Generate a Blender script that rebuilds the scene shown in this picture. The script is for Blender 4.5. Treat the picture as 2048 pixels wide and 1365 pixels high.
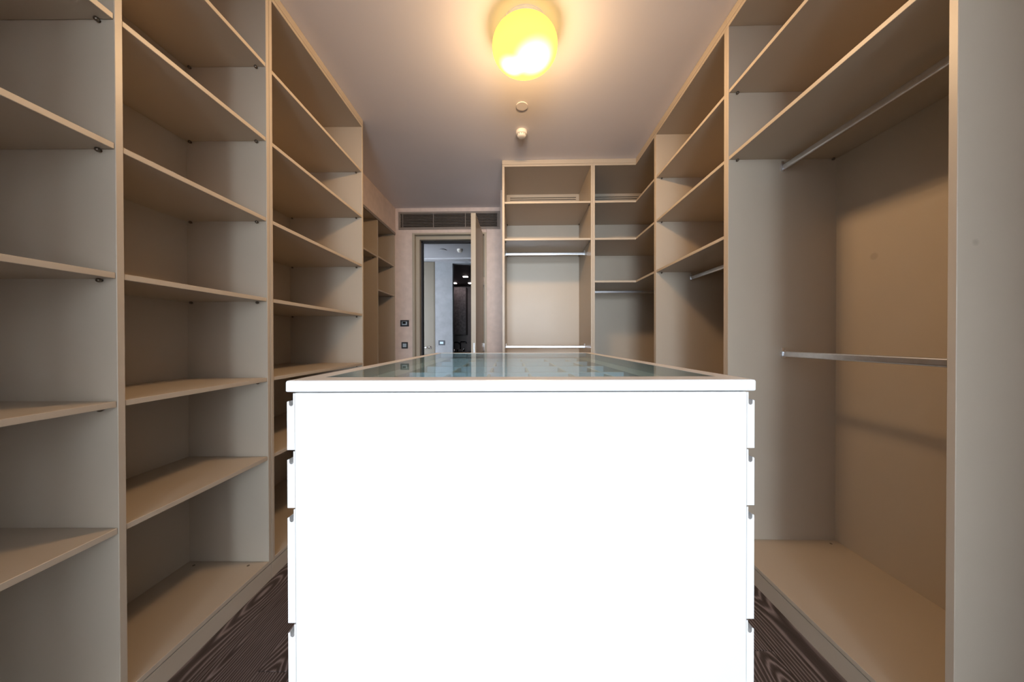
import bpy, bmesh, math, random
from mathutils import Vector, Matrix, Euler
random.seed(7)
for o in list(bpy.data.objects):
    bpy.data.objects.remove(o, do_unlink=True)
S = bpy.context.scene
COL = S.collection
EYE = 1.156                      # camera height above the floor; heights below are given relative to it

# ------------------------------------------------------------------ camera
cd = bpy.data.cameras.new('camera'); cam = bpy.data.objects.new('camera', cd); COL.objects.link(cam)
cd.sensor_fit = 'HORIZONTAL'; cd.sensor_width = 36.0; cd.lens = 626.0 / 2048.0 * 36.0
cd.clip_start = 0.02; cd.clip_end = 200
cam.matrix_world = (Matrix.Translation((0, 0, EYE)) @ Matrix.Rotation(0.0224, 4, 'Z')
                    @ Matrix.Rotation(math.pi / 2 - 0.0058, 4, 'X') @ Matrix.Rotation(-0.0015, 4, 'Z'))
S.camera = cam

# ------------------------------------------------------------------ world, daylight and exposure
W = bpy.data.worlds.new('world'); S.world = W; W.use_nodes = True
wn = W.node_tree; wn.nodes.clear()
wo = wn.nodes.new('ShaderNodeOutputWorld'); wb = wn.nodes.new('ShaderNodeBackground')
wb.inputs['Color'].default_value = (0.77, 0.88, 1.0, 1); wb.inputs['Strength'].default_value = 11.0
wn.links.new(wb.outputs[0], wo.inputs[0])
WIN = dict(x0=-1.45, x1=1.50, y=-6.0, z0=0.05, z1=2.80)      # window behind the camera
HWX = -3.2
def portal(name, loc, rot, sx, sy):
    l = bpy.data.lights.new(name, 'AREA'); l.shape = 'RECTANGLE'; l.size = sx; l.size_y = sy
    l.energy = 1; l.cycles.is_portal = True
    o = bpy.data.objects.new(name, l); COL.objects.link(o); o.location = loc; o.rotation_euler = rot
portal('daylight_window', ((WIN['x0'] + WIN['x1']) / 2, WIN['y'] - 0.12, (WIN['z0'] + WIN['z1']) / 2),
       (math.pi / 2, 0, 0), WIN['x1'] - WIN['x0'], WIN['z1'] - WIN['z0'])
LAMP = (0.85, 0.50, 0.075)       # glow of the lamp glass
BULB_W = 98.0; BULB_C = (1.0, 0.68, 0.40)   # bulbs inside it
vs = S.view_settings
vs.view_transform = 'Standard'; vs.look = 'None'; vs.gamma = 1.0; vs.use_curve_mapping = False
vs.exposure = 1.45
S.cycles.diffuse_bounces = 8; S.cycles.max_bounces = 14; S.cycles.transparent_max_bounces = 16; S.cycles.use_denoising = True
S.display_settings.display_device = 'sRGB'

# ------------------------------------------------------------------ materials
def new_mat(name):
    m = bpy.data.materials.new(name); m.use_nodes = True
    nt = m.node_tree; b = nt.nodes['Principled BSDF']
    return m, nt, b
def N(nt, t, **kw):
    n = nt.nodes.new(t)
    for k, v in kw.items(): setattr(n, k, v)
    return n
def paint(name, col, rough=0.45, var=0.03, scale=6.0, bump=0.0, bscale=400.0, metal=0.0, spec=0.5, stretch=None, spots=()):
    m, nt, b = new_mat(name)
    tc = N(nt, 'ShaderNodeTexCoord')
    mp = N(nt, 'ShaderNodeMapping'); nt.links.new(tc.outputs['Object'], mp.inputs[0])
    if stretch: mp.inputs['Scale'].default_value = stretch
    no = N(nt, 'ShaderNodeTexNoise'); no.inputs['Scale'].default_value = scale; no.inputs['Detail'].default_value = 5
    nt.links.new(mp.outputs[0], no.inputs['Vector'])
    cr = N(nt, 'ShaderNodeValToRGB')
    cr.color_ramp.elements[0].position = 0.3; cr.color_ramp.elements[1].position = 0.7
    cr.color_ramp.elements[0].color = tuple(c * (1 - var) for c in col) + (1,)
    cr.color_ramp.elements[1].color = tuple(min(1, c * (1 + var)) for c in col) + (1,)
    nt.links.new(no.outputs['Fac'], cr.inputs['Fac'])
    last = cr.outputs['Color']
    for (px, py, pz, r, dark) in spots:          # a smudge left on the surface
        vm = N(nt, 'ShaderNodeVectorMath', operation='DISTANCE'); vm.inputs[1].default_value = (px, py, pz)
        nt.links.new(tc.outputs['Object'], vm.inputs[0])
        mr = N(nt, 'ShaderNodeMapRange'); mr.interpolation_type = 'SMOOTHSTEP'
        mr.inputs['From Min'].default_value = r * 1.25; mr.inputs['From Max'].default_value = r * 0.6
        mr.inputs['To Min'].default_value = 0; mr.inputs['To Max'].default_value = dark
        nt.links.new(vm.outputs['Value'], mr.inputs['Value'])
        mx = N(nt, 'ShaderNodeMixRGB', blend_type='MULTIPLY'); mx.inputs['Color2'].default_value = (0.55, 0.5, 0.47, 1)
        nt.links.new(mr.outputs[0], mx.inputs['Fac']); nt.links.new(last, mx.inputs['Color1']); last = mx.outputs[0]
    nt.links.new(last, b.inputs['Base Color'])
    b.inputs['Roughness'].default_value = rough; b.inputs['Metallic'].default_value = metal
    b.inputs['Specular IOR Level'].default_value = spec
    if bump:
        n2 = N(nt, 'ShaderNodeTexNoise'); n2.inputs['Scale'].default_value = bscale; n2.inputs['Detail'].default_value = 3
        nt.links.new(mp.outputs[0], n2.inputs['Vector'])
        bp = N(nt, 'ShaderNodeBump'); bp.inputs['Strength'].default_value = bump; bp.inputs['Distance'].default_value = 0.002
        nt.links.new(n2.outputs['Fac'], bp.inputs['Height']); nt.links.new(bp.outputs[0], b.inputs['Normal'])
    return m
BEIGE = (0.47, 0.40, 0.315)
M = {}
M['lacquer'] = paint('beige satin lacquer', BEIGE, 0.40, 0.02, 3.0, 0.05, 250)
M['lacquer_end'] = paint('beige lacquer with smudge', BEIGE, 0.40, 0.02, 3.0, 0.05, 250, spots=((-0.239, 0.0, 0.0, 0.012, 0.5),))
M['lacquer_back'] = paint('beige lacquer with faint smudge', BEIGE, 0.40, 0.02, 3.0, 0.05, 250, spots=((-0.006, 0.248, 0.103, 0.017, 0.35),))
M['white'] = paint('white satin lacquer', (0.64, 0.62, 0.60), 0.32, 0.01, 3.0)
M['ceiling'] = paint('ceiling paint', (0.84, 0.80, 0.81), 0.9, 0.015, 2.0, 0.05, 120)
M['plaster'] = paint('plain plaster', (0.62, 0.61, 0.60), 0.9, 0.02, 2.0)
M['wallpaper'] = paint('woven wall covering', (0.70, 0.585, 0.53), 0.85, 0.06, 14.0, 0.25, 160)
M['felt'] = paint('grey felt lining', (0.64, 0.665, 0.68), 0.95, 0.35, 420.0, 0.3, 900)
M['tray'] = paint('pale tray dividers', (0.78, 0.82, 0.84), 0.6, 0.03, 8.0)
M['alu'] = paint('brushed aluminium', (0.80, 0.82, 0.86), 0.28, 0.05, 60.0, metal=1.0, stretch=(1, 1, 1))
M['chrome'] = paint('chrome', (0.85, 0.85, 0.87), 0.12, 0.01, 5.0, metal=1.0)
M['pin'] = paint('dark nickel', (0.16, 0.13, 0.10), 0.3, 0.1, 40.0, metal=0.8)
M['bronze'] = paint('bronze grey vent enamel', (0.26, 0.225, 0.20), 0.45, 0.05, 20.0)
M['dark'] = paint('painted gap shade', (0.012, 0.011, 0.010), 0.9, 0.1, 5.0)  # near-black colour stands in for the shade inside vents and slots
M['doorpaint'] = paint('olive beige door lacquer', (0.44, 0.39, 0.31), 0.42, 0.02, 3.0)
M['halldoor'] = paint('brown beige hall door', (0.11, 0.088, 0.062), 0.45, 0.03, 3.0)
M['gasket'] = paint('black rubber seal', (0.015, 0.015, 0.02), 0.6, 0.1, 30.0)
M['switch'] = paint('anthracite plastic', (0.035, 0.037, 0.045), 0.4, 0.05, 30.0)
M['rocker'] = paint('pale blue grey plastic', (0.42, 0.52, 0.60), 0.35, 0.05, 30.0)
M['lcd'] = paint('dark display', (0.012, 0.016, 0.016), 0.15, 0.1, 30.0)
M['plastic'] = paint('ivory plastic', (0.82, 0.77, 0.70), 0.45, 0.02, 20.0)
M['hallwall'] = paint('grey hall stucco', (0.20, 0.20, 0.21), 0.85, 0.10, 9.0, 0.2, 90)
M['hallceil'] = paint('hall ceiling paint', (0.36, 0.35, 0.36), 0.9, 0.02, 3.0)
M['bathdark'] = paint('dark brown bathroom cladding', (0.045, 0.036, 0.034), 0.5, 0.2, 7.0)
M['bathstone'] = paint('dark stone cabinet face', (0.10, 0.088, 0.088), 0.55, 0.4, 18.0, 0.2, 60)
M['bathwall'] = paint('brown bathroom wall', (0.20, 0.165, 0.155), 0.6, 0.1, 10.0)
M['blackmetal'] = paint('black chrome', (0.03, 0.03, 0.035), 0.18, 0.1, 30.0, metal=0.9)
M['frame_win'] = paint('window frame', (0.30, 0.29, 0.28), 0.4, 0.02, 10.0)

def glass_mat(name, tint, ior=1.5):
    m = bpy.data.materials.new(name); m.use_nodes = True; nt = m.node_tree; nt.nodes.clear()
    o = N(nt, 'ShaderNodeOutputMaterial'); mx = N(nt, 'ShaderNodeMixShader'); fr = N(nt, 'ShaderNodeFresnel')
    tr = N(nt, 'ShaderNodeBsdfTransparent'); gl = N(nt, 'ShaderNodeBsdfGlossy')
    fr.inputs['IOR'].default_value = ior; tr.inputs['Color'].default_value = tint + (1,)
    gl.inputs['Roughness'].default_value = 0.0
    no = N(nt, 'ShaderNodeTexNoise'); no.inputs['Scale'].default_value = 4.0     # float-glass waviness, barely there
    bp = N(nt, 'ShaderNodeBump'); bp.inputs['Strength'].default_value = 0.01; bp.inputs['Distance'].default_value = 0.001
    nt.links.new(no.outputs['Fac'], bp.inputs['Height']); nt.links.new(bp.outputs[0], gl.inputs['Normal'])
    ge = N(nt, 'ShaderNodeNewGeometry'); iv = N(nt, 'ShaderNodeMath', operation='SUBTRACT'); iv.inputs[0].default_value = 1.0
    mu = N(nt, 'ShaderNodeMath', operation='MULTIPLY')      # only the outer face of the pane mirrors
    nt.links.new(ge.outputs['Backfacing'], iv.inputs[1]); nt.links.new(fr.outputs[0], mu.inputs[0]); nt.links.new(iv.outputs[0], mu.inputs[1])
    nt.links.new(mu.outputs[0], mx.inputs[0]); nt.links.new(tr.outputs[0], mx.inputs[1]); nt.links.new(gl.outputs[0], mx.inputs[2])
    nt.links.new(mx.outputs[0], o.inputs[0]); return m
M['glass'] = glass_mat('clear table glass', (0.82, 0.92, 0.95))
M['pane'] = glass_mat('window glass', (0.97, 0.98, 0.98))

def emit_mat(name, col, strength):
    m = bpy.data.materials.new(name); m.use_nodes = True; nt = m.node_tree; nt.nodes.clear()
    o = N(nt, 'ShaderNodeOutputMaterial'); e = N(nt, 'ShaderNodeEmission')
    e.inputs[0].default_value = col + (1,); e.inputs[1].default_value = strength
    nt.links.new(e.outputs[0], o.inputs[0]); return m
M['led'] = emit_mat('led spot', (1.0, 0.80, 0.80), 14.0)

def lamp_mat():
    # opal glass with a painted glow: two hotter patches stand in for bulbs
    m = bpy.data.materials.new('lit opal glass'); m.use_nodes = True; nt = m.node_tree; nt.nodes.clear()
    o = N(nt, 'ShaderNodeOutputMaterial'); e = N(nt, 'ShaderNodeEmission'); tc = N(nt, 'ShaderNodeTexCoord')
    tot = None
    for (px, py, r, a) in ((-0.07, 0.02, 0.085, 0.8), (0.045, -0.025, 0.125, 1.0)):
        vm = N(nt, 'ShaderNodeVectorMath', operation='DISTANCE'); vm.inputs[1].default_value = (px, py, -0.08)
        nt.links.new(tc.outputs['Object'], vm.inputs[0])
        mr = N(nt, 'ShaderNodeMapRange'); mr.interpolation_type = 'SMOOTHSTEP'
        mr.inputs['From Min'].default_value = r; mr.inputs['From Max'].default_value = 0.0
        mr.inputs['To Min'].default_value = 0; mr.inputs['To Max'].default_value = a
        nt.links.new(vm.outputs['Value'], mr.inputs['Value'])
        if tot is None: tot = mr.outputs[0]
        else:
            ad = N(nt, 'ShaderNodeMath', operation='ADD'); nt.links.new(tot, ad.inputs[0]); nt.links.new(mr.outputs[0], ad.inputs[1]); tot = ad.outputs[0]
    cl = N(nt, 'ShaderNodeMixRGB'); cl.inputs['Color1'].default_value = LAMP + (1,)
    cl.inputs['Color2'].default_value = (LAMP[0] * 1.5, LAMP[1] * 1.8, LAMP[2] * 16, 1)
    nt.links.new(tot, cl.inputs['Fac']); nt.links.new(cl.outputs[0], e.inputs['Color']); e.inputs['Strength'].default_value = 1.0
    tr = N(nt, 'ShaderNodeBsdfTransparent'); 
    sz = N(nt, 'ShaderNodeSeparateXYZ'); nt.links.new(tc.outputs['Object'], sz.inputs[0])
    mz = N(nt, 'ShaderNodeMapRange'); mz.inputs['From Min'].default_value = -0.04; mz.inputs['From Max'].default_value = 0.045
    nt.links.new(sz.outputs['Z'], mz.inputs['Value'])
    ct = N(nt, 'ShaderNodeMixRGB'); ct.inputs['Color1'].default_value = (0.26, 0.245, 0.22, 1); ct.inputs['Color2'].default_value = (0.0, 0.0, 0.0, 1)
    nt.links.new(mz.outputs[0], ct.inputs['Fac']); nt.links.new(ct.outputs[0], tr.inputs[0])   # the glass lets the bulbs shine through, blocked on top to trim the halo
    ad = N(nt, 'ShaderNodeAddShader'); nt.links.new(e.outputs[0], ad.inputs[0]); nt.links.new(tr.outputs[0], ad.inputs[1])
    nt.links.new(ad.outputs[0], o.inputs[0]); return m
M['lampglass'] = lamp_mat()

def wood_mat():
    # brushed dark oak: growth rings cut along the plank, different on every plank
    m, nt, b = new_mat('brushed dark oak')
    L = nt.links.new
    tc = N(nt, 'ShaderNodeTexCoord'); oi = N(nt, 'ShaderNodeObjectInfo')
    sep = N(nt, 'ShaderNodeSeparateXYZ'); L(tc.outputs['Object'], sep.inputs[0])
    def math_(op, a, bb):
        n = N(nt, 'ShaderNodeMath', operation=op)
        for i, v in enumerate((a, bb)):
            if v is None: continue
            if isinstance(v, (int, float)): n.inputs[i].default_value = v
            else: L(v, n.inputs[i])
        return n.outputs[0]
    seed = math_('MULTIPLY', oi.outputs['Random'], 60.0)
    ysd = math_('ADD', sep.outputs['Y'], seed)
    def noise(xv, yv, sc, det=3):
        cx = N(nt, 'ShaderNodeCombineXYZ')
        for i, v in enumerate((xv, yv, seed)):
            if isinstance(v, (int, float)): cx.inputs[i].default_value = v
            else: L(v, cx.inputs[i])
        n = N(nt, 'ShaderNodeTexNoise'); n.inputs['Scale'].default_value = sc; n.inputs['Detail'].default_value = det
        L(cx.outputs[0], n.inputs['Vector']); return n.outputs['Fac']
    slow = noise(0.0, ysd, 0.75, 2)
    h = math_('MULTIPLY', math_('SUBTRACT', slow, 0.42), 0.50)
    off = math_('MULTIPLY', math_('SUBTRACT', oi.outputs['Random'], 0.5), 0.12)
    xx = math_('ADD', sep.outputs['X'], off)
    wob = math_('MULTIPLY', math_('SUBTRACT', noise(math_('MULTIPLY', sep.outputs['X'], 5.0), math_('MULTIPLY', ysd, 0.45), 3.0, 3), 0.5), 0.022)
    r = math_('ADD', math_('SQRT', math_('ADD', math_('MULTIPLY', xx, xx), math_('MULTIPLY', h, h)), None), wob)
    ring = math_('FRACT', math_('MULTIPLY', r, 105.0), None)
    saw = N(nt, 'ShaderNodeValToRGB'); L(ring, saw.inputs['Fac'])
    e = saw.color_ramp.elements
    e[0].position = 0.0; e[0].color = (0.0, 0.0, 0.0, 1)
    e[1].position = 1.0; e[1].color = (0.05, 0.05, 0.05, 1)
    k = saw.color_ramp.elements.new(0.30); k.color = (0.25, 0.25, 0.25, 1)
    k = saw.color_ramp.elements.new(0.62); k.color = (1, 1, 1, 1)
    pore = noise(math_('MULTIPLY', sep.outputs['X'], 1.0), math_('MULTIPLY', ysd, 0.035), 420.0, 2)
    v = math_('ADD', math_('MULTIPLY', saw.outputs['Color'], 0.62), math_('MULTIPLY', pore, 0.55))
    cr = N(nt, 'ShaderNodeValToRGB'); L(v, cr.inputs['Fac'])
    e = cr.color_ramp.elements
    e[0].position = 0.12; e[0].color = (0.020, 0.013, 0.011, 1)
    e[1].position = 0.92; e[1].color = (0.23, 0.19, 0.19, 1)
    k = cr.color_ramp.elements.new(0.5); k.color = (0.058, 0.042, 0.039, 1)
    L(cr.outputs[0], b.inputs['Base Color']); b.inputs['Roughness'].default_value = 0.5
    bp = N(nt, 'ShaderNodeBump'); bp.inputs['Strength'].default_value = 0.35; bp.inputs['Distance'].default_value = 0.001
    L(v, bp.inputs['Height']); L(bp.outputs[0], b.inputs['Normal'])
    return m
M['oak'] = wood_mat()

# ------------------------------------------------------------------ helpers
class Frame:
    """A run of furniture set at its own small angle in the room."""
    def __init__(s, a): s.a = a; s.m = Matrix.Rotation(a, 4, 'Z')
    def pt(s, x, y, z): return s.m @ Vector((x, y, z))
FR = Frame(0.0); FL = Frame(0.0161); FI = Frame(0.0309)
def tag(o, label=None, cat=None, group=None, kind=None):
    if label: o['label'] = label
    if cat: o['category'] = cat
    if group: o['group'] = group
    if kind: o['kind'] = kind
    return o
def thing(name, fr, x, y, z, label, cat, group=None, kind=None):
    e = bpy.data.objects.new(name, None); COL.objects.link(e); e.empty_display_size = 0.1
    e.location = fr.pt(x, y, z); e.rotation_euler = (0, 0, fr.a)
    e['_o'] = (x, y, z); tag(e, label, cat, group, kind); return e
def org(p):
    """frame position of a parent's origin"""
    return Vector(p['_o']) if p is not None else Vector((0, 0, 0))
def link(name, me, mat, parent=None, at=(0, 0, 0), fr=None, rot=None):
    o = bpy.data.objects.new(name, me)
    if mat is not None and not me.materials: me.materials.append(mat)
    COL.objects.link(o); o['_o'] = tuple(at)
    if parent is not None:
        o.parent = parent; o.location = Vector(at) - org(parent)
    else:
        f = fr or FR; o.location = f.pt(*at); o.rotation_euler = (0, 0, f.a)
    if rot: o.rotation_euler = rot
    return o
def bm_mesh(bm, name, smooth=False):
    bmesh.ops.recalc_face_normals(bm, faces=bm.faces)
    me = bpy.data.meshes.new(name); bm.to_mesh(me); bm.free()
    if smooth:
        for p in me.polygons: p.use_smooth = True
    return me
CACHE = {}
def box_mesh(sx, sy, sz, bev, mat):
    k = (round(sx, 4), round(sy, 4), round(sz, 4), bev, mat.name)
    if k in CACHE: return CACHE[k]
    bm = bmesh.new(); bmesh.ops.create_cube(bm, size=1.0)
    for v in bm.verts: v.co = Vector((v.co.x * sx, v.co.y * sy, v.co.z * sz))
    if bev: bmesh.ops.bevel(bm, geom=list(bm.edges), offset=bev, segments=1, affect='EDGES')
    me = bm_mesh(bm, 'box'); me.materials.append(mat); CACHE[k] = me; return me
def box(name, x0, x1, y0, y1, z0, z1, mat, parent=None, bev=0.0012, fr=None):
    """z is given relative to the floor"""
    me = box_mesh(x1 - x0, y1 - y0, z1 - z0, bev, mat)
    return link(name, me, mat, parent, ((x0 + x1) / 2, (y0 + y1) / 2, (z0 + z1) / 2), fr)
def ebox(name, x0, x1, y0, y1, z0, z1, mat, parent=None, bev=0.0012, fr=None):
    """z is given relative to the eye"""
    return box(name, x0, x1, y0, y1, z0 + EYE, z1 + EYE, mat, parent, bev, fr)
def lathe_mesh(prof, seg=32, mat=None, smooth=True, name='lathe'):
    bm = bmesh.new(); rings = []
    for (r, z) in prof:
        if r < 1e-6: rings.append([bm.verts.new((0, 0, z))])
        else: rings.append([bm.verts.new((r * math.cos(2 * math.pi * i / seg), r * math.sin(2 * math.pi * i / seg), z)) for i in range(seg)])
    for a, b in zip(rings, rings[1:]):
        for i in range(seg):
            j = (i + 1) % seg
            if len(a) == 1 and len(b) == 1: continue
            if len(a) == 1: bm.faces.new((a[0], b[i], b[j]))
            elif len(b) == 1: bm.faces.new((a[i], a[j], b[0]))
            else: bm.faces.new((a[i], a[j], b[j], b[i]))
    me = bm_mesh(bm, name, smooth)
    if mat: me.materials.append(mat)
    return me
def prism_mesh(poly, axis, l0, l1, mat=None, bev=0.0, name='prism'):
    """extrude a closed 2-D outline along an axis: 'x' (poly in y,z), 'y' (poly in x,z), 'z' (poly in x,y)"""
    bm = bmesh.new()
    def P(u, v, l): return {'x': (l, u, v), 'y': (u, l, v), 'z': (u, v, l)}[axis]
    a = [bm.verts.new(P(u, v, l0)) for u, v in poly]; b = [bm.verts.new(P(u, v, l1)) for u, v in poly]
    bm.faces.new(a); bm.faces.new(b[::-1])
    n = len(poly)
    for i in range(n): bm.faces.new((a[i], b[i], b[(i + 1) % n], a[(i + 1) % n]))
    if bev: bmesh.ops.bevel(bm, geom=list(bm.edges), offset=bev, segments=1, affect='EDGES')
    me = bm_mesh(bm, name)
    if mat: me.materials.append(mat)
    return me
def stadium(w, h, n=8):
    """upright rounded bar outline, w wide and h tall, centred"""
    r = w / 2; pts = []
    for i in range(n + 1):
        a = math.pi * i / n; pts.append((r * math.cos(a), h / 2 - r + r * math.sin(a)))
    for i in range(n + 1):
        a = math.pi + math.pi * i / n; pts.append((r * math.cos(a), -h / 2 + r + r * math.sin(a)))
    return pts
def tube_mesh(pts, r, seg=10, mat=None, name='tube'):
    bm = bmesh.new(); rings = []
    pts = [Vector(p) for p in pts]
    for i, p in enumerate(pts):
        d = (pts[min(i + 1, len(pts) - 1)] - pts[max(i - 1, 0)]).normalized()
        up = Vector((0, 0, 1)) if abs(d.z) < 0.9 else Vector((0, 1, 0))
        u = d.cross(up).normalized(); w = d.cross(u)
        rings.append([bm.verts.new(p + r * (math.cos(2 * math.pi * k / seg) * u + math.sin(2 * math.pi * k / seg) * w)) for k in range(seg)])
    for a, b in zip(rings, rings[1:]):
        for k in range(seg): bm.faces.new((a[k], a[(k + 1) % seg], b[(k + 1) % seg], b[k]))
    bm.faces.new(rings[0]); bm.faces.new(rings[-1][::-1])
    me = bm_mesh(bm, name, True)
    if mat: me.materials.append(mat)
    return me

ZC = 1.7016 + EYE       # ceiling height
XRW = 1.68              # right wall
YB = 4.04               # wall with the door
ZSH = dict(A=1.289, B=0.939, C=0.560, Cr=0.5354, D=0.180, E=-0.1996, F=-0.5747)   # shelf undersides
ZT = 1.6388; ZBT = -1.0584; T = 0.018

# ------------------------------------------------------------------ the room
def struct(o, label, cat='wall'):
    return tag(o, label, cat, kind='structure')
# floor: planks on a base slab
fl = thing('floor', FR, 0, 0, 0, 'dark brushed oak plank floor of the dressing room', 'floor', kind='structure')
box('floor_base', -2.6, 1.95, -6.3, YB + 0.15, -0.12, -0.0165, M['dark'], fl, 0)
PW = 0.185; xs = 0.938
k0 = -13
plank_cache = {}
for k in range(k0, 5):
    xa = xs + k * PW; y = -6.1 - random.random() * 1.2
    if k == 0 or k == -1: y = 1.173 - 1.45 * 6   # an end joint shows by the right plinth
    if k == 0: y += 0.7
    while y < YB + 0.1:
        ln = 1.45
        a = max(y, -6.1); b2 = min(y + ln, YB + 0.1)
        if b2 - a > 0.05:
            box('plank', xa + 0.0006, xa + PW - 0.0006, a + 0.0006, b2 - 0.0006, -0.016, 0.0, M['oak'], fl, 0.0008)
        y += ln
# ceiling
ce = struct(box('ceiling', -2.6, 1.95, -6.3, YB + 0.1, ZC, ZC + 0.12, M['ceiling'], None, 0), 'smooth pale lilac white painted ceiling', 'ceiling')
# right wall
struct(box('wall_right', XRW, XRW + 0.15, -6.3, 3.7, 0, ZC, M['plaster'], None, 0), 'plain wall behind the right hand wardrobes')
# left wall: one flush part behind the shallow shelving, one set back behind the deep unit, and the bulkhead above the niche
wl = thing('wall_left', FL, -1.6, 0, 0, 'left wall with a pinkish covered bulkhead above the built in niche', 'wall', kind='structure')
ebox('wall_panel', -1.75, -1.575, -6.3, 1.50, -EYE, ZC - EYE, M['plaster'], wl, 0)
ebox('wall_panel', -2.35, -2.16, 1.45, 4.16, -EYE, ZC - EYE, M['plaster'], wl, 0)
ebox('wall_panel', -2.16, -1.75, 1.46, 1.51, -EYE, ZC - EYE, M['plaster'], wl, 0)
ebox('bulkhead', -2.16, -1.538, 2.40, 4.12, 1.380, ZC - EYE, M['wallpaper'], wl, 0)
# wall with the door
wb_ = thing('wall_back', FR, 0, YB, 0, 'pinkish beige woven wall covering around the door', 'wall', kind='structure')
DX0, DX1, DZ = -1.381, -0.416, 1.378            # outside of the door frame
VX0, VX1, VZ0, VZ1 = -1.560, -0.240, 1.422, 1.651
WT = 0.16
ebox('wall_panel', -2.5, DX0 + 0.004, YB, YB + WT, -EYE, VZ0 + 0.004, M['wallpaper'], wb_, 0)
ebox('wall_panel', DX1 - 0.004, 0.0, YB, YB + WT, -EYE, VZ0 + 0.004, M['wallpaper'], wb_, 0)
ebox('wall_panel', DX0, DX1, YB, YB + WT, DZ - 0.004, VZ0 + 0.004, M['wallpaper'], wb_, 0)
ebox('wall_panel', -2.5, VX0 + 0.003, YB, YB + WT, VZ0, ZC - EYE, M['wallpaper'], wb_, 0)
ebox('wall_panel', VX1 - 0.003, 0.0, YB, YB + WT, VZ0, ZC - EYE, M['wallpaper'], wb_, 0)
ebox('wall_panel', VX0, VX1, YB, YB + WT, VZ1 - 0.003, ZC - EYE, M['wallpaper'], wb_, 0)
ebox('vent_shade_sheet', VX0 - 0.02, VX1 + 0.02, YB + 0.045, YB + 0.055, VZ0 - 0.02, VZ1 + 0.02, M['dark'], wb_, 0)  # black sheet stands in for the shade behind the vent slats
# short wall carrying the cabinets at the end of the room
struct(box('wall_stub', -0.208, 1.9, 3.578, YB + WT, 0, ZC, M['wallpaper'], None, 0), 'end wall strip beside the cabinet with hanging rails')
# added wall behind the camera, its opening narrows the window light
wp = thing('wall_added', FR, 0, -0.5, 0, 'added unseen wall with an opening that narrows the window light', 'wall', kind='structure')
OX0, OX1, OZ = -0.80, 0.80, 2.35
box('wall_panel', -2.0, OX0, -0.62, -0.50, 0, ZC, M['plaster'], wp, 0)
box('wall_panel', OX1, XRW, -0.62, -0.50, 0, ZC, M['plaster'], wp, 0)
box('wall_panel', OX0, OX1, -0.62, -0.50, OZ, ZC, M['plaster'], wp, 0)
# window wall behind the camera
wf = thing('wall_front', FR, 0, WIN['y'], 0, 'window wall opposite the door', 'wall', kind='structure')
y0, y1 = WIN['y'] - 0.2, WIN['y']
box('wall_panel', -2.4, WIN['x0'], y0, y1, 0, ZC, M['plaster'], wf, 0)
box('wall_panel', WIN['x1'], 1.9, y0, y1, 0, ZC, M['plaster'], wf, 0)
box('wall_panel', WIN['x0'], WIN['x1'], y0, y1, 0, WIN['z0'], M['plaster'], wf, 0)
box('wall_panel', WIN['x0'], WIN['x1'], y0, y1, WIN['z1'], ZC, M['plaster'], wf, 0)
def window(name, fr, cx, cy, z0, z1, w, label, rot):
    e = thing(name, fr, cx, cy, z0, label, 'window', kind='structure')
    e.rotation_euler = (0, 0, rot); e['_o'] = (0, 0, 0); f = 0.05; hh = z1 - z0
    for (a, b, c, d) in ((-w / 2, -w / 2 + f, 0, hh), (w / 2 - f, w / 2, 0, hh), (-w / 2, w / 2, 0, f), (-w / 2, w / 2, hh - f, hh), (-f / 2, f / 2, 0, hh)):
        box('window_frame', a, b, -0.03, 0.03, c, d, M['frame_win'], e, 0.002)
    for s in (-1, 1):
        xa = f / 2 if s > 0 else -w / 2 + f; xb = w / 2 - f if s > 0 else -f / 2
        box('pane', xa, xb, -0.004, 0.004, f, hh - f, M['pane'], e, 0)
    return e
window('window_1', FR, (WIN['x0'] + WIN['x1']) / 2, WIN['y'] - 0.07, WIN['z0'], WIN['z1'], WIN['x1'] - WIN['x0'], 'wide two light window opposite the door', 0)

# ------------------------------------------------------------------ wardrobe building blocks
PINM = lathe_mesh([(0, -0.012), (0.0030, -0.012), (0.0030, 0.004), (0.0058, 0.0045), (0.0068, 0.008), (0.0055, 0.0125), (0.0, 0.0140)], 10, M['pin'], True, 'shelf_pin')
def pin(parent, x, y, z, sgn):
    """a shelf support sticking out of a side panel (sgn: -1 points towards the window)"""
    return link('shelf_pin', PINM, None, parent, (x, y, z), rot=(math.pi / 2 * (1 if sgn < 0 else -1), 0, 0))
def pinx(parent, x, y, z, sgn):
    return link('shelf_pin', PINM, None, parent, (x, y, z), rot=(0, math.pi / 2 * sgn, 0))
CAMM = lathe_mesh([(0, 0.0006), (0.0055, 0.0006), (0.0060, 0.0), (0.0060, -0.001)], 12, M['pin'], False, 'cam_cap')
BR_PROF = stadium(0.024, 0.040)
RAIL_PROF = stadium(0.015, 0.030)
def rail_y(parent, x, z, ya, yb):
    """oval hanging rail running along the room"""
    o = link('hanging_rail', prism_mesh(RAIL_PROF, 'y', -(yb - ya) / 2 + 0.002, (yb - ya) / 2 - 0.002, M['alu']), None, parent, (x, (ya + yb) / 2, z + EYE))
    for yy, s in ((ya, 1), (yb, -1)):
        me = prism_mesh(BR_PROF, 'y', 0.0, s * 0.012, M['alu'])
        link('rail_bracket', me, None, o, (x, yy, z + EYE))
        box('bracket_tab', x - 0.006, x + 0.006, min(yy, yy + s * 0.004), max(yy, yy + s * 0.004), z + EYE + 0.018, z + EYE + 0.034, M['alu'], o, 0.001)
    return o
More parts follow.
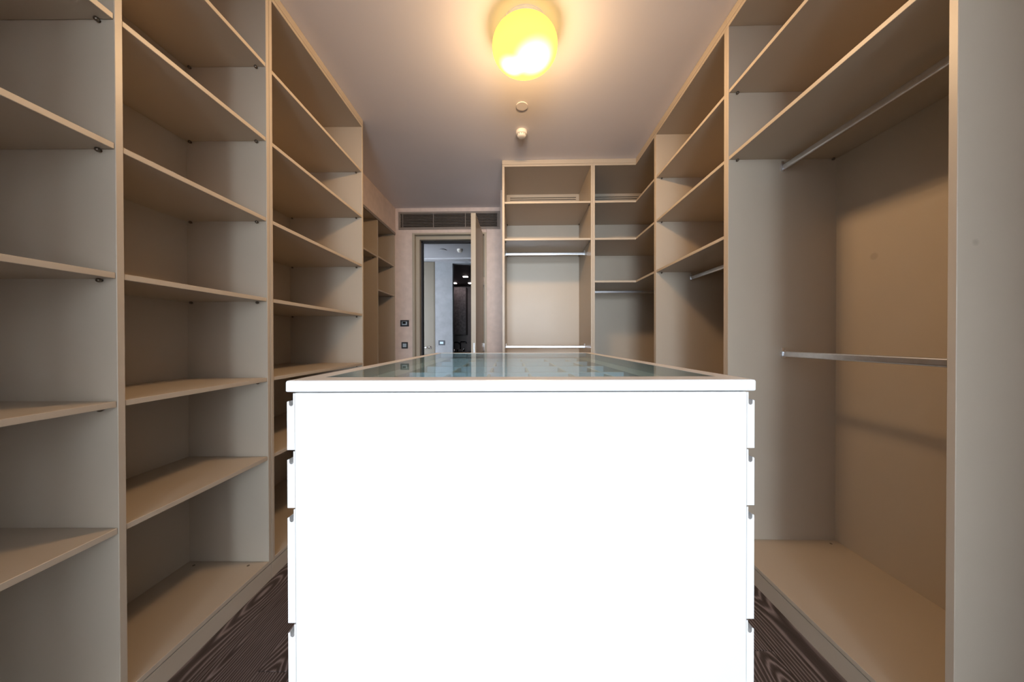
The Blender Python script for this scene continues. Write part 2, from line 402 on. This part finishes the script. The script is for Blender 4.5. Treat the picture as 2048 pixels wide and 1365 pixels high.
def rail_x(parent, y, z, xa, xb):
    o = link('hanging_rail', prism_mesh(RAIL_PROF, 'x', -(xb - xa) / 2 + 0.002, (xb - xa) / 2 - 0.002, M['alu']), None, parent, ((xa + xb) / 2, y, z + EYE))
    for xx, s in ((xa, 1), (xb, -1)):
        me = prism_mesh(BR_PROF, 'x', 0.0, s * 0.012, M['alu'])
        link('rail_bracket', me, None, o, (xx, y, z + EYE))
        box('bracket_tab', min(xx, xx + s * 0.004), max(xx, xx + s * 0.004), y - 0.006, y + 0.006, z + EYE + 0.018, z + EYE + 0.034, M['alu'], o, 0.001)
    return o
LQ = M['lacquer']
def case_y(unit, xf, xb, ya, yb, levels, divs=(), end_mat=None, near_floor=False, back_mat=None):
    """open case along the room: front at xf, back at xb, from ya to yb; divs = inner dividers (y0, y1)"""
    x0, x1 = min(xf, xb), max(xf, xb)
    ebox('side_panel', x0, x1, ya, ya + T, -EYE if near_floor else ZBT - T, ZT, end_mat or LQ, unit)
    ebox('side_panel', x0, x1, yb - T, yb, ZBT - T, ZT, LQ, unit)
    for (a, b) in divs: ebox('divider', x0, x1, a, b, ZBT, ZT, LQ, unit)
    s = 1 if xb > xf else -1
    ebox('back_panel', min(xb, xb - s * 0.012), max(xb, xb - s * 0.012), ya + T, yb - T, ZBT - T, ZT, back_mat or LQ, unit, 0)
    ebox('top_panel', x0, x1, ya, yb, ZT, ZT + 0.020, LQ, unit)
    ebox('cornice', min(xf, xf + s * 0.10), max(xf, xf + s * 0.10), ya, yb, ZT + 0.0215, ZC - EYE - 0.001, LQ, unit, 0.0006)
    bp = ebox('bottom_panel', x0, x1, ya + T, yb - T, ZBT - T, ZBT, LQ, unit)
    ebox('plinth', min(xf + s * 0.003, xf + s * 0.02), max(xf + s * 0.003, xf + s * 0.02), ya + (T if near_floor else 0), yb, -EYE, ZBT - T - 0.005, LQ, unit, 0.0006)
    bays = []
    c = ya + T
    for (a, b) in list(divs) + [(yb - T, yb)]: bays.append((c, a)); c = b
    for bi, (a, b) in enumerate(bays):
        lv = levels[bi]
        for z in lv:
            sh = ebox('shelf', min(xf + s * 0.002, xb - s * 0.0125), max(xf + s * 0.002, xb - s * 0.0125), a + 0.0008, b - 0.0008, z, z + T, LQ, unit)
            for xx in (xf + s * 0.042, xb - s * 0.035):
                pin(sh, xx, b, z + EYE - 0.0055, -1); pin(sh, xx, a, z + EYE - 0.0055, 1)
        for xx in (xf + s * 0.075, xb - s * 0.06):
            link('cam_cap', CAMM, None, bp, (xx, b - 0.028, ZBT + EYE))
    return bays

# ------------------------------------------------------------------ left shelving
ALL = [ZSH[k] for k in 'ABCDEF']
ua = thing('shelving_unit', FL, -1.36, 0.64, 0, 'shallow two bay beige open shelving at the left edge of the photo', 'shelving')
XLF = -1.17
case_y(ua, XLF, -1.562, 0.325, 1.479 + T, [ALL, ALL], [(0.9155, 0.9345)])
ub = thing('shelving_unit', FL, -1.45, 1.97, 0, 'deep one bay beige open shelving standing beside the niche, left of the island', 'shelving')
case_y(ub, XLF, -1.742, 1.4985, 2.413 + T, [ALL])

# ------------------------------------------------------------------ right wardrobes
XF = 1.10; XBK = 1.668
r1 = thing('wardrobe', FR, 1.38, 1.25, 0, 'wide beige wardrobe with two hanging rails and bluish end panel, nearest on the right', 'wardrobe')
Y0, Y1 = 0.812, 1.6755
case_y(r1, XF, XBK, Y0, Y1 + T - 0.002, [[ZSH['A'], ZSH['B']]], end_mat=M['lacquer_end'], near_floor=True, back_mat=M['lacquer_back'])
rail_y(r1, 1.378, 0.893, Y0 + T, Y1 - 0.002); rail_y(r1, 1.382, -0.079, Y0 + T, Y1 - 0.002)
r2 = thing('wardrobe', FR, 1.38, 2.12, 0, 'beige wardrobe with three upper shelves over one rail, between wide wardrobe and corner', 'wardrobe')
case_y(r2, XF, XBK, 1.692, 2.541 + T, [[ZSH['A'], ZSH['B'], ZSH['Cr']]])
rail_y(r2, 1.378, 0.487, 1.692 + T, 2.541)

# corner wardrobe with L shaped shelves
YF = 2.979; YK = 3.572; XM0, XM1 = 0.680, 0.7185
rc = thing('corner_wardrobe', FR, 1.3, 3.1, 0, 'beige corner wardrobe with L shaped shelves and one rail', 'wardrobe')
YC0 = 2.5605
ebox('side_panel', XF, XBK, YC0, YC0 + T, -EYE, ZT, LQ, rc)
ebox('side_panel', XM0 + 0.0195, XM1, YF, YK, -EYE, ZT, LQ, rc)
ebox('back_panel', XM1, XBK, YK - 0.012, YK, ZBT - T, ZT - 0.078, LQ, rc, 0)
ebox('back_panel', XBK - 0.012, XBK, YC0 + T, YK - 0.012, ZBT - T, ZT, LQ, rc, 0)
def lshape(name, z0, z1, mat, parent, inset=0.0, yn=YC0 + T, xl=XM1, bev=0.001, f=0.0):
    poly = [(xl, YF + f), (XF + f, YF + f), (XF + f, yn), (XBK - 0.0125, yn), (XBK - 0.0125, YK - 0.0125), (xl, YK - 0.0125)]
    c = ((xl + XBK) / 2, (yn + YK) / 2, (z0 + z1) / 2 + EYE)
    me = prism_mesh([(x - c[0], y - c[1]) for x, y in poly], 'z', -(z1 - z0) / 2, (z1 - z0) / 2, mat, bev)
    return link(name, me, None, parent, c)
for k in ('A', 'B', 'Cr'):
    sh = lshape('shelf', ZSH[k], ZSH[k] + T, LQ, rc, f=0.002)
    for xx in (XF + 0.042, XBK - 0.04): pin(sh, xx, YC0 + T, ZSH[k] + EYE - 0.0055, 1)
    for yy in (YF + 0.042, YK - 0.05): pinx(sh, XM1, yy, ZSH[k] + EYE - 0.0055, 1)
lshape('bottom_panel', ZBT - T, ZBT, LQ, rc)
lshape('top_panel', ZT, ZT + 0.02, LQ, rc, xl=XM0 + 0.0195, yn=YC0)
ebox('cornice', XM0 + 0.0195, XF + 0.10, YF, YF + 0.10, ZT + 0.0215, ZC - EYE - 0.001, LQ, rc, 0.0006)
ebox('cornice', XF, XF + 0.10, YC0, YF, ZT + 0.0215, ZC - EYE - 0.001, LQ, rc, 0.0006)
ebox('plinth', XM1, XF, YF + 0.003, YF + 0.02, -EYE, ZBT - T - 0.005, LQ, rc, 0.0006)
ebox('plinth', XF + 0.003, XF + 0.02, YC0 + T, YF + 0.003, -EYE, ZBT - T - 0.005, LQ, rc, 0.0006)
rail_x(rc, 3.26, 0.487, XM1, XBK - 0.013)
# cabinet facing the camera at the end of the room
rb = thing('wardrobe', FR, 0.26, 3.27, 0, 'beige wardrobe with two hanging rails facing the island, beside the door', 'wardrobe')
XE0 = -0.158; XE1 = -0.136
ebox('side_panel', XE0, XE1, YF, YK, -EYE, ZT + 0.0, LQ, rb)
ebox('side_panel', XM0, XM0 + 0.019, YF, YK, -EYE, ZT, LQ, rb)
ebox('back_panel', XE1, XM0, YK - 0.012, YK, ZBT - T, ZT - 0.078, LQ, rb, 0)
ebox('top_panel', XE0, XM0 + 0.019, YF, YK, ZT, ZT + 0.02, LQ, rb)
ebox('cornice', XE0, XM0 + 0.019, YF, YF + 0.10, ZT + 0.0215, ZC - EYE - 0.001, LQ, rb, 0.0006)
ebox('bottom_panel', XE1, XM0, YF, YK - 0.012, ZBT - T, ZBT, LQ, rb)
ebox('plinth', XE1, XM0, YF + 0.003, YF + 0.02, -EYE, ZBT - T - 0.005, LQ, rb, 0.0006)
for k in ('A', 'B'):
    sh = ebox('shelf', XE1 + 0.0008, XM0 - 0.0008, YF + 0.002, YK - 0.0125, ZSH[k], ZSH[k] + T, LQ, rb)
    for yy in (YF + 0.042, YK - 0.05): pinx(sh, XM0, yy, ZSH[k] + EYE - 0.0055, -1); pinx(sh, XE1, yy, ZSH[k] + EYE - 0.0055, 1)
rail_x(rb, 3.26, 0.884, XE1, XM0); rail_x(rb, 3.26, -0.080, XE1, XM0)
# vent slats in the top of both back panels
for unit, xa, xb, sa, sb in ((rb, XE1, XM0, -0.10, 0.645), (rc, XM1, XBK - 0.012, 0.76, 1.55)):
    zz = ZT - 0.078
    ebox('vent_shade_strip', xa, xb, YK - 0.002, YK, zz, ZT, M['dark'], unit, 0)  # black strip painted in as the shade seen through the slots
    for (a, b) in ((zz, 1.575), (1.583, 1.597), (1.605, ZT)):
        ebox('vent_slat', xa, xb, YK - 0.012, YK - 0.003, a, b, LQ, unit, 0)
    for (a, b) in ((xa, sa), (sb, xb)): ebox('vent_end', a, b, YK - 0.0125, YK - 0.003, 1.574, 1.606, LQ, unit, 0)

# ------------------------------------------------------------------ niche shelves in the left wall
ni = thing('niche_shelving', FL, -1.85, 3.3, 0, 'beige shelves built into the wall niche left of the door', 'shelving')
NX0, NX1 = -2.15, -1.545; NA, ND, NE = 2.44, 3.535, 4.045
ebox('side_panel', NX0, NX1, NA, NA + T, -EYE, 1.362, LQ, ni)
ebox('divider', NX0, NX1, ND, ND + 0.026, -EYE, 1.362, LQ, ni)
ebox('side_panel', NX0, NX1, NE, NE + T, -EYE, 1.362, LQ, ni)
ebox('back_panel', NX0, NX0 + 0.012, NA + T, NE, -EYE, 1.362, LQ, ni, 0)
ebox('top_panel', NX0, NX1, NA, NE + T, 1.362, 1.380, LQ, ni)
ebox('edge_strip', NX1, NX1 + 0.012, NA, NE + 0.01, 1.352, 1.382, M['bronze'], ni)
ebox('bottom_panel', NX0, NX1, NA + T, NE, ZBT - T, ZBT, LQ, ni)
for (a, b, z) in ((NA + T, ND, 0.932), (ND + 0.026, NE, 0.938), (ND + 0.026, NE, 0.556)):
    sh = ebox('shelf', NX0 + 0.0125, NX1 - 0.002, a + 0.0008, b - 0.0008, z, z + T, LQ, ni)
    for xx in (NX1 - 0.045, NX0 + 0.06): pin(sh, xx, b, z + EYE - 0.0055, -1)

# ------------------------------------------------------------------ island
G = -0.073; IX0, IX1, IY0, IY1 = -0.397, 0.443, 0.559, 1.690
WH = M['white']
isl = thing('island', FI, 0.02, 1.12, 0, 'white dressing room island with drawers on both sides and a glass display top', 'island')
TH = 0.0205; DT = 0.0135
# top: a frame with a rebate that holds the pane
GX0, GX1, GY0, GY1 = -0.357, 0.402, 0.606, 1.640
def top_frame():
    c = ((IX0 + IX1) / 2, (IY0 + IY1) / 2, G + EYE - TH / 2)
    bm = bmesh.new(); r = 0.0035
    def loop(x0, x1, y0, y1, z): return [bm.verts.new((x - c[0], y - c[1], z)) for x, y in ((x0, y0), (x1, y0), (x1, y1), (x0, y1))]
    h = TH / 2
    L = [loop(GX0, GX1, GY0, GY1, -h), loop(IX0 + 0.0015, IX1 - 0.0015, IY0 + 0.0015, IY1 - 0.0015, -h), loop(IX0, IX1, IY0, IY1, -h + 0.0015),
         loop(IX0, IX1, IY0, IY1, h - r), loop(IX0 + 0.001, IX1 - 0.001, IY0 + 0.001, IY1 - 0.001, h - 0.001), loop(IX0 + r, IX1 - r, IY0 + r, IY1 - r, h), loop(GX0, GX1, GY0, GY1, h)]
    for a, b in zip(L, L[1:] + L[:1]):
        for i in range(4): bm.faces.new((a[i], a[(i + 1) % 4], b[(i + 1) % 4], b[i]))
    return link('top_frame', bm_mesh(bm, 'top_frame'), WH, isl, c)
top_frame()
ebox('glass_pane', GX0 + 0.0005, GX1 - 0.0005, GY0 + 0.0005, GY1 - 0.0005, G - 0.0065, G - 0.0005, M['glass'], isl, 0)
PX0, PX1 = IX0 + DT, IX1 - DT
ZI0 = -EYE + 0.07
ebox('end_panel', PX0, PX1, IY0 + 0.002, IY0 + 0.020, ZI0, G - TH - 0.002, WH, isl, 0.001)
ebox('end_panel', PX0, PX1, IY1 - 0.020, IY1 - 0.002, ZI0, G - TH - 0.002, WH, isl, 0.001)
ebox('plinth', PX0 + 0.03, PX1 - 0.03, IY0 + 0.04, IY1 - 0.04, -EYE, ZI0, WH, isl, 0.001)
ebox('carcass', PX0 + 0.0012, PX1 - 0.0012, IY0 + 0.020, IY1 - 0.020, ZI0, -0.160, WH, isl, 0)
# display case below the pane
tr = ebox('display_tray', PX0 + 0.0012, PX1 - 0.0012, IY0 + 0.020, IY1 - 0.020, -0.158, -0.150, M['felt'], isl, 0)
for (a, b) in ((PX0 + 0.0012, -0.300), (0.345, PX1 - 0.0012)):
    ebox('felt_ledge', a, b, IY0 + 0.020, IY1 - 0.020, -0.150, -0.0975, M['felt'], tr, 0)
for (a, b) in ((PX0 + 0.0012, GX0), (GX1, PX1 - 0.0012)):
    ebox('felt_side', a, b, IY0 + 0.020, IY1 - 0.020, -0.0974, G - TH, M['felt'], tr, 0)
for yy in (0.700, 0.940, 1.145, 1.385, 1.60):
    ebox('tray_divider', -0.300, 0.345, yy, yy + 0.010, -0.150, -0.1, M['tray'], tr, 0.001)
for xx in (-0.18, -0.06, 0.06, 0.18, 0.288):
    ebox('tray_divider', xx - 0.004, xx + 0.004, 0.60, 1.66, -0.1495, -0.104, M['tray'], tr, 0.001)
# drawers with a finger groove milled into the top edge of each front
def drawer_prof(h):
    t = DT; lip = 0.0036; web = 0.0026; drop = 0.0150; gr = (t - lip - web) / 2
    pts = [(0, -h), (t, -h), (t, -drop - 0.0006), (t - 0.0006, -drop), (t - lip, -drop + 0.001)]
    gx = web + gr; gz = -drop - 0.0045
    for i in range(0, 9):
        a = -math.pi * i / 8
        pts.append((gx + gr * math.cos(a), gz + gr * math.sin(a)))
    pts += [(web, -0.0006), (web - 0.0006, 0), (0, 0)]
    return pts
ROWS = ((-0.0960, -0.1975), (-0.2000, -0.3015), (-0.3040, -0.5085), (-0.5110, -0.7160), (-0.7185, -1.0800))
YM = (IY0 + IY1) / 2
for side in (-1, 1):
    for (ya, yb) in ((IY0 + 0.0025, YM - 0.0015), (YM + 0.0015, IY1 - 0.0025)):
        for (za, zb) in ROWS:
            pr = drawer_prof(za - zb)
            if side < 0: pr = [(-x, z) for x, z in pr]
            me = prism_mesh(pr, 'y', -(yb - ya) / 2, (yb - ya) / 2, WH, 0, 'drawer')
            xx = PX1 + 0.0002 if side > 0 else PX0 - 0.0002
            link('drawer', me, None, isl, (xx, (ya + yb) / 2, za + EYE))

# ------------------------------------------------------------------ ceiling fittings
lp = thing('ceiling_lamp', FR, 0.034, 1.725, ZC, 'round yellow glowing opal glass lamp on the ceiling', 'lamp')
base = lathe_mesh([(0, 0), (0.126, 0), (0.126, -0.006), (0.122, -0.008), (0.122, -0.024), (0.112, -0.0275), (0, -0.0275)], 48, M['plastic'], False, 'lamp_base')
link('lamp_base', base, None, lp, (0.034, 1.725, ZC))
prof = []
for i in range(0, 25):       # flattened globe
    a = math.pi / 2 - math.pi * i / 24
    c, s = math.cos(a), math.sin(a)
    prof.append((0.178 * (abs(c) ** 0.80), 0.090 * (abs(s) ** 0.9) * (1 if s > 0 else -1)))
prof = [q for q in prof if q[1] < 0.0740]
glb = lathe_mesh([(0.0, 0.0745)] + prof, 64, M['lampglass'], True, 'lamp_glass')
link('lamp_glass', glb, None, lp, (0.034, 1.725, 1.597 + EYE))
for bi in range(13):         # bulbs inside the glass
    ba = 2 * math.pi * bi / 8 if bi < 8 else 2 * math.pi * bi / 4 + 0.4
    br = 0.13 if bi < 8 else (0.06 if bi < 12 else 0.0)
    bl = bpy.data.lights.new('bulb', 'POINT'); bl.energy = BULB_W / 13; bl.color = BULB_C; bl.shadow_soft_size = 0.0
    bo = bpy.data.objects.new('bulb', bl); COL.objects.link(bo); bo.parent = lp; bo.location = (br * math.cos(ba), br * math.sin(ba), -0.120)
sp = link('sprinkler_cover', lathe_mesh([(0, 0), (0.039, 0), (0.039, -0.002), (0.0425, -0.002), (0.0425, -0.0052), (0.0412, -0.0062), (0, -0.0062)], 32, M['ceiling'], False), None, None, (0.024, 2.291, ZC))
tag(sp, 'flat round sprinkler cover plate between the lamp and smoke detector', 'sprinkler')
def smoke(x, y, z, label, group=None):
    e = thing('smoke_detector', FR, x, y, z, label, 'smoke detector')
    b = lathe_mesh([(0, 0), (0.046, 0), (0.047, -0.004), (0.046, -0.024), (0.042, -0.028), (0.036, -0.028), (0, -0.028)], 32, M['plastic'], True, 'detector_base')
    link('detector_base', b, None, e, (x, y, z))
    h = lathe_mesh([(0, -0.051), (0.018, -0.0503), (0.029, -0.0475), (0.0355, -0.042), (0.0375, -0.036), (0.0375, -0.027), (0.0, -0.027)][::-1], 32, M['plastic'], True, 'detector_head')
    hd = link('detector_head', h, None, e, (x, y, z))
    for i in range(12):
        a = 2 * math.pi * i / 12
        o = box('detector_slot', x - 0.0022, x + 0.0022, y - 0.0008, y + 0.0008, z - 0.040, z - 0.035, M['dark'], hd, 0)
        o.location = Vector((0.0373 * math.cos(a), 0.0373 * math.sin(a), -0.0335)); o.rotation_euler = (0, 0, a + math.pi / 2)
    return e
smoke(0.023, 2.575, ZC, 'ivory smoke detector on the dressing room ceiling')

# ------------------------------------------------------------------ air vent, door, switches
vt = thing('air_vent', FR, -0.9, YB, VZ0 + EYE, 'wide bronze grey louvred air vent above the door', 'vent')
VF = 0.026
for (a, b, c, d) in ((VX0, VX1, VZ0, VZ0 + VF), (VX0, VX1, VZ1 - VF, VZ1), (VX0, VX0 + VF, VZ0 + VF, VZ1 - VF), (VX1 - VF, VX1, VZ0 + VF, VZ1 - VF)):
    ebox('vent_frame', a, b, YB - 0.012, YB + 0.03, c, d, M['bronze'], vt, 0.002)
for i in range(9):
    z = VZ0 + VF + (i + 0.5) * (VZ1 - VZ0 - 2 * VF) / 9
    o = ebox('vent_slat', VX0 + VF, VX1 - VF, YB - 0.004, YB + 0.008, z - 0.0024, z + 0.0024, M['bronze'], vt, 0.0005)
    o.rotation_euler = (-0.12, 0, 0)
for xx in (-1.505, -1.105, -0.690, -0.275):
    ebox('vent_bar', xx - 0.004, xx + 0.004, YB - 0.008, YB - 0.003, VZ0 + VF, VZ1 - VF, M['bronze'], vt, 0.0005)

dr = thing('door_1', FR, -0.9, YB, 0, 'tall olive beige door standing open into the dressing room', 'door', kind='structure')
DP = M['doorpaint']; FW = 0.030
for (a, b, c, d) in ((DX0, DX0 + FW, -EYE, DZ), (DX1 - FW, DX1, -EYE, DZ), (DX0 + FW, DX1 - FW, DZ - 0.022, DZ)):
    ebox('door_frame', a, b, YB - 0.012, YB + 0.055, c, d, DP, dr, 0.0015)
SX0, SX1, SZ = -1.305, -0.49, 1.311
for (a, b, c, d) in ((DX0, SX0, -EYE, SZ + 0.05), (SX1, DX1, -EYE, SZ + 0.05), (SX0, SX1, SZ, SZ + 0.05)):
    ebox('door_stop', a, b, YB + 0.055, YB + 0.12, c, d, DP, dr, 0.0015)
for (a, b, c, d) in ((SX0, SX0 + 0.022, -EYE, SZ), (SX0, SX1, SZ - 0.022, SZ)):
    ebox('door_seal', a, b, YB + 0.12, YB + 0.17, c, d, M['gasket'], dr, 0)
leaf = ebox('door_leaf', -0.511, -0.459, 3.327, YB - 0.006, -EYE + 0.006, 1.345, DP, dr, 0.002)
ebox('door_lock', -0.487, -0.471, 3.3262, 3.330, -0.20, -0.04, M['chrome'], leaf, 0.0005)
for zz in (0.75, -0.1, -0.85):
    ebox('hinge', -0.458, -0.444, YB - 0.02, YB - 0.004, zz - 0.05, zz + 0.05, M['chrome'], dr, 0.002)

def wallplate(name, fr, x, z, y, w, h, label, cat):
    e = thing(name, fr, x, y, z + EYE, label, cat)
    ebox('plate', x - w / 2, x + w / 2, y - 0.009, y - 0.0005, z - h / 2, z + h / 2, M['switch'], e, 0.002)
    return e
th = wallplate('thermostat', FR, -1.485, 0.209, YB, 0.113, 0.083, 'dark rectangular thermostat plate with a small display by the door', 'thermostat')
ebox('bezel', -1.485 - 0.033, -1.485 + 0.033, YB - 0.0125, YB - 0.009, 0.209 - 0.022, 0.209 + 0.022, M['rocker'], th, 0.001)
ebox('display', -1.488 - 0.022, -1.488 + 0.020, YB - 0.0135, YB - 0.0125, 0.209 - 0.009, 0.209 + 0.019, M['lcd'], th, 0)
sw = wallplate('light_switch', FR, -1.485, -0.078, YB, 0.083, 0.084, 'dark square light switch with pale rockers below the thermostat', 'switch')
for s in (-1, 1):
    ebox('rocker', -1.485 + s * 0.012 - 0.0115, -1.485 + s * 0.012 + 0.0115, YB - 0.0125, YB - 0.009, -0.078 - 0.023, -0.078 + 0.023, M['rocker'], sw, 0.001)

# ------------------------------------------------------------------ hall and bathroom beyond the door
HZ = 1.45; YH = 5.7
struct(box('floor_hall', -3.4, 1.2, YB + 0.15, 8.6, -0.1, 0.0, M['oak'], None, 0), 'dark floor of the hall beyond the door', 'floor')
struct(ebox('ceiling_hall', -3.4, 1.2, YB + WT, YH + 0.1, HZ, HZ + 0.1, M['hallceil'], None, 0), 'pale grey hall ceiling beyond the door', 'ceiling')
struct(ebox('trim_1', -3.3, 1.1, 5.545, YH, 1.424, HZ, M['hallceil'], None, 0), 'shadowed ceiling drop above the grey hall wall', 'trim')
wh = thing('wall_hall', FR, -1.2, YH, 0, 'grey stucco hall wall with the bathroom opening', 'wall', kind='structure')
ebox('wall_panel', -1.535, -1.213, YH, YH + 0.12, -EYE, HZ, M['hallwall'], wh, 0)
ebox('wall_panel', -1.213, -0.45, YH, YH + 0.12, 1.388, HZ, M['hallwall'], wh, 0)
ebox('wall_panel', -0.45, 1.2, YH, YH + 0.12, -EYE, HZ, M['hallwall'], wh, 0)
ebox('wall_panel', -3.4, -2.35, YH, YH + 0.12, -EYE, HZ, M['hallwall'], wh, 0)
ebox('wall_panel', -2.35, -1.535, YH + 0.06, YH + 0.12, -EYE, HZ, M['hallwall'], wh, 0)
struct(ebox('wall_hall_right', 1.1, 1.2, YB + WT, YH + 0.1, -EYE, HZ, M['hallwall'], None, 0), 'plain grey wall closing the hall')
struct(ebox('wall_hall_left', HWX - 0.1, HWX, YB + 0.1, YH + 0.1, -EYE, HZ, M['hallwall'], None, 0), 'plain grey wall at the far end of the hall')
d2 = thing('door_2', FR, -1.94, YH, 0, 'closed beige hall door with a lever handle', 'door', kind='structure')
ebox('door_leaf', -2.34, -1.556, YH + 0.005, YH + 0.05, -EYE + 0.005, 1.420, M['halldoor'], d2, 0.002)
ebox('door_frame', -1.551, -1.537, YH - 0.006, YH + 0.05, -EYE, 1.42, M['halldoor'], d2, 0.001)
hd = link('door_handle', tube_mesh([(0, 0, 0), (0, -0.045, 0), (-0.012, -0.055, 0), (-0.13, -0.055, 0)], 0.010, 10, M['chrome']), None, d2, (-1.63, YH + 0.006, -0.150 + EYE))
link('handle_rose', lathe_mesh([(0, 0), (0.026, 0), (0.026, 0.008), (0, 0.008)], 20, M['chrome'], False), None, hd, (-1.63, YH + 0.005, -0.150 + EYE), rot=(math.pi / 2, 0, 0))
so = wallplate('wall_socket', FR, -1.414, -0.064, YH, 0.118, 0.088, 'dark switch plate with pale rockers on the grey hall wall', 'switch')
for s in (-1, 0, 1):
    ebox('rocker', -1.414 + s * 0.021 - 0.0100, -1.414 + s * 0.021 + 0.0100, YH - 0.0125, YH - 0.009, -0.064 - 0.020, -0.064 + 0.020, M['rocker'], so, 0.001)
smoke(-0.950, 5.03, HZ + EYE, 'ivory smoke detector on the hall ceiling seen through the doorway')
tag(link('sprinkler_cover', lathe_mesh([(0, 0), (0.05, 0), (0.05, -0.006), (0.06, -0.006), (0.06, -0.010), (0, -0.012)], 28, M['hallceil'], False), None, None, (-1.229, 5.051, HZ + EYE)),
    'round sprinkler cover on the hall ceiling seen through the doorway', 'sprinkler')
# bathroom: dark cladding, wall cabinet, counter, two taps and recessed ceiling spots
BZ = 1.40; YE = 8.3
struct(ebox('ceiling_bathroom', -2.6, 0.6, YH + 0.12, YE + 0.1, BZ, BZ + 0.1, M['bathdark'], None, 0), 'dark bathroom ceiling with lit spots', 'ceiling')
struct(ebox('wall_bathroom', -2.6, 0.6, YE, YE + 0.1, -EYE, BZ, M['bathwall'], None, 0), 'brown bathroom end wall')
struct(ebox('wall_bathroom_left', -2.7, -2.6, YH + 0.12, YE, -EYE, BZ, M['bathdark'], None, 0), 'dark bathroom side wall beside the taps')
struct(ebox('wall_bathroom_right', 0.5, 0.6, YH + 0.12, YE, -EYE, BZ, M['bathdark'], None, 0), 'dark bathroom side wall behind the door')
bc = thing('wall_cabinet', FR, -1.7, 8.1, 0.12 + EYE, 'tall dark stone faced cabinet on the bathroom wall', 'cabinet')
ebox('cabinet_body', -2.05, -1.359, 8.02, YE - 0.002, 0.116, 1.345, M['bathdark'], bc, 0.003)
ebox('cabinet_door', -2.05, -1.362, 8.00, 8.018, 0.118, 1.343, M['bathstone'], bc, 0.002)
cn = thing('washbasin_counter', FR, -1.4, 8.0, 0, 'black washbasin counter under the bathroom cabinet', 'counter')
ebox('counter_top', -2.3, -0.6, 7.75, YE - 0.002, -0.345, -0.310, M['blackmetal'], cn, 0.003)
ebox('counter_body', -2.28, -0.62, 7.80, YE - 0.002, -0.80, -0.345, M['bathdark'], cn, 0.003)
def tap(x, y, h, reach, label):
    e = thing('faucet', FR, x, y, -0.31 + EYE, label, 'faucet')
    pts = [(0, 0, 0), (0, 0, h - 0.03), (reach * 0.06, 0, h - 0.008), (reach * 0.2, 0, h), (reach * 0.75, 0, h), (reach * 0.93, 0, h - 0.012), (reach, 0, h - 0.05)]
    link('spout', tube_mesh(pts, 0.014, 10, M['blackmetal']), None, e, (x, y, -0.31 + EYE))
    link('tap_base', lathe_mesh([(0, 0), (0.028, 0), (0.028, 0.012), (0.017, 0.02), (0.017, 0.05), (0, 0.05)], 18, M['chrome'], True), None, e, (x, y, -0.31 + EYE))
    for s in (-1, 1):
        link('tap_knob', lathe_mesh([(0, 0), (0.016, 0), (0.016, 0.04), (0.026, 0.045), (0.026, 0.075), (0.02, 0.08), (0, 0.08)], 16, M['chrome'], True), None, e, (x + s * 0.085, y + 0.02, -0.31 + EYE))
    return e
tap(-1.66, 7.98, 0.235, 0.13, 'black swivel tap on the bathroom counter, left one')
tap(-1.487, 7.9, 0.250, 0.155, 'black swivel tap on the bathroom counter, right one')
for (x, y, lab) in ((-1.192, 6.966, 'lit square spot in the bathroom ceiling, nearest the hall'), (-1.603, 7.762, 'lit square spot in the bathroom ceiling above the cabinet'), (-1.205, 7.774, 'lit square spot in the bathroom ceiling half hidden by the door leaf')):
    e = thing('ceiling_spot', FR, x, y, BZ + EYE, lab, 'lamp', 'bathroom ceiling spots')
    ebox('spot_rim', x - 0.062, x + 0.062, y - 0.062, y + 0.062, BZ - 0.004, BZ - 0.0005, M['bathdark'], e, 0.001)
    ebox('spot_lens', x - 0.050, x + 0.050, y - 0.050, y + 0.050, BZ - 0.007, BZ - 0.004, M['led'], e, 0)

for o in bpy.data.objects:
    if '_o' in o: del o['_o']
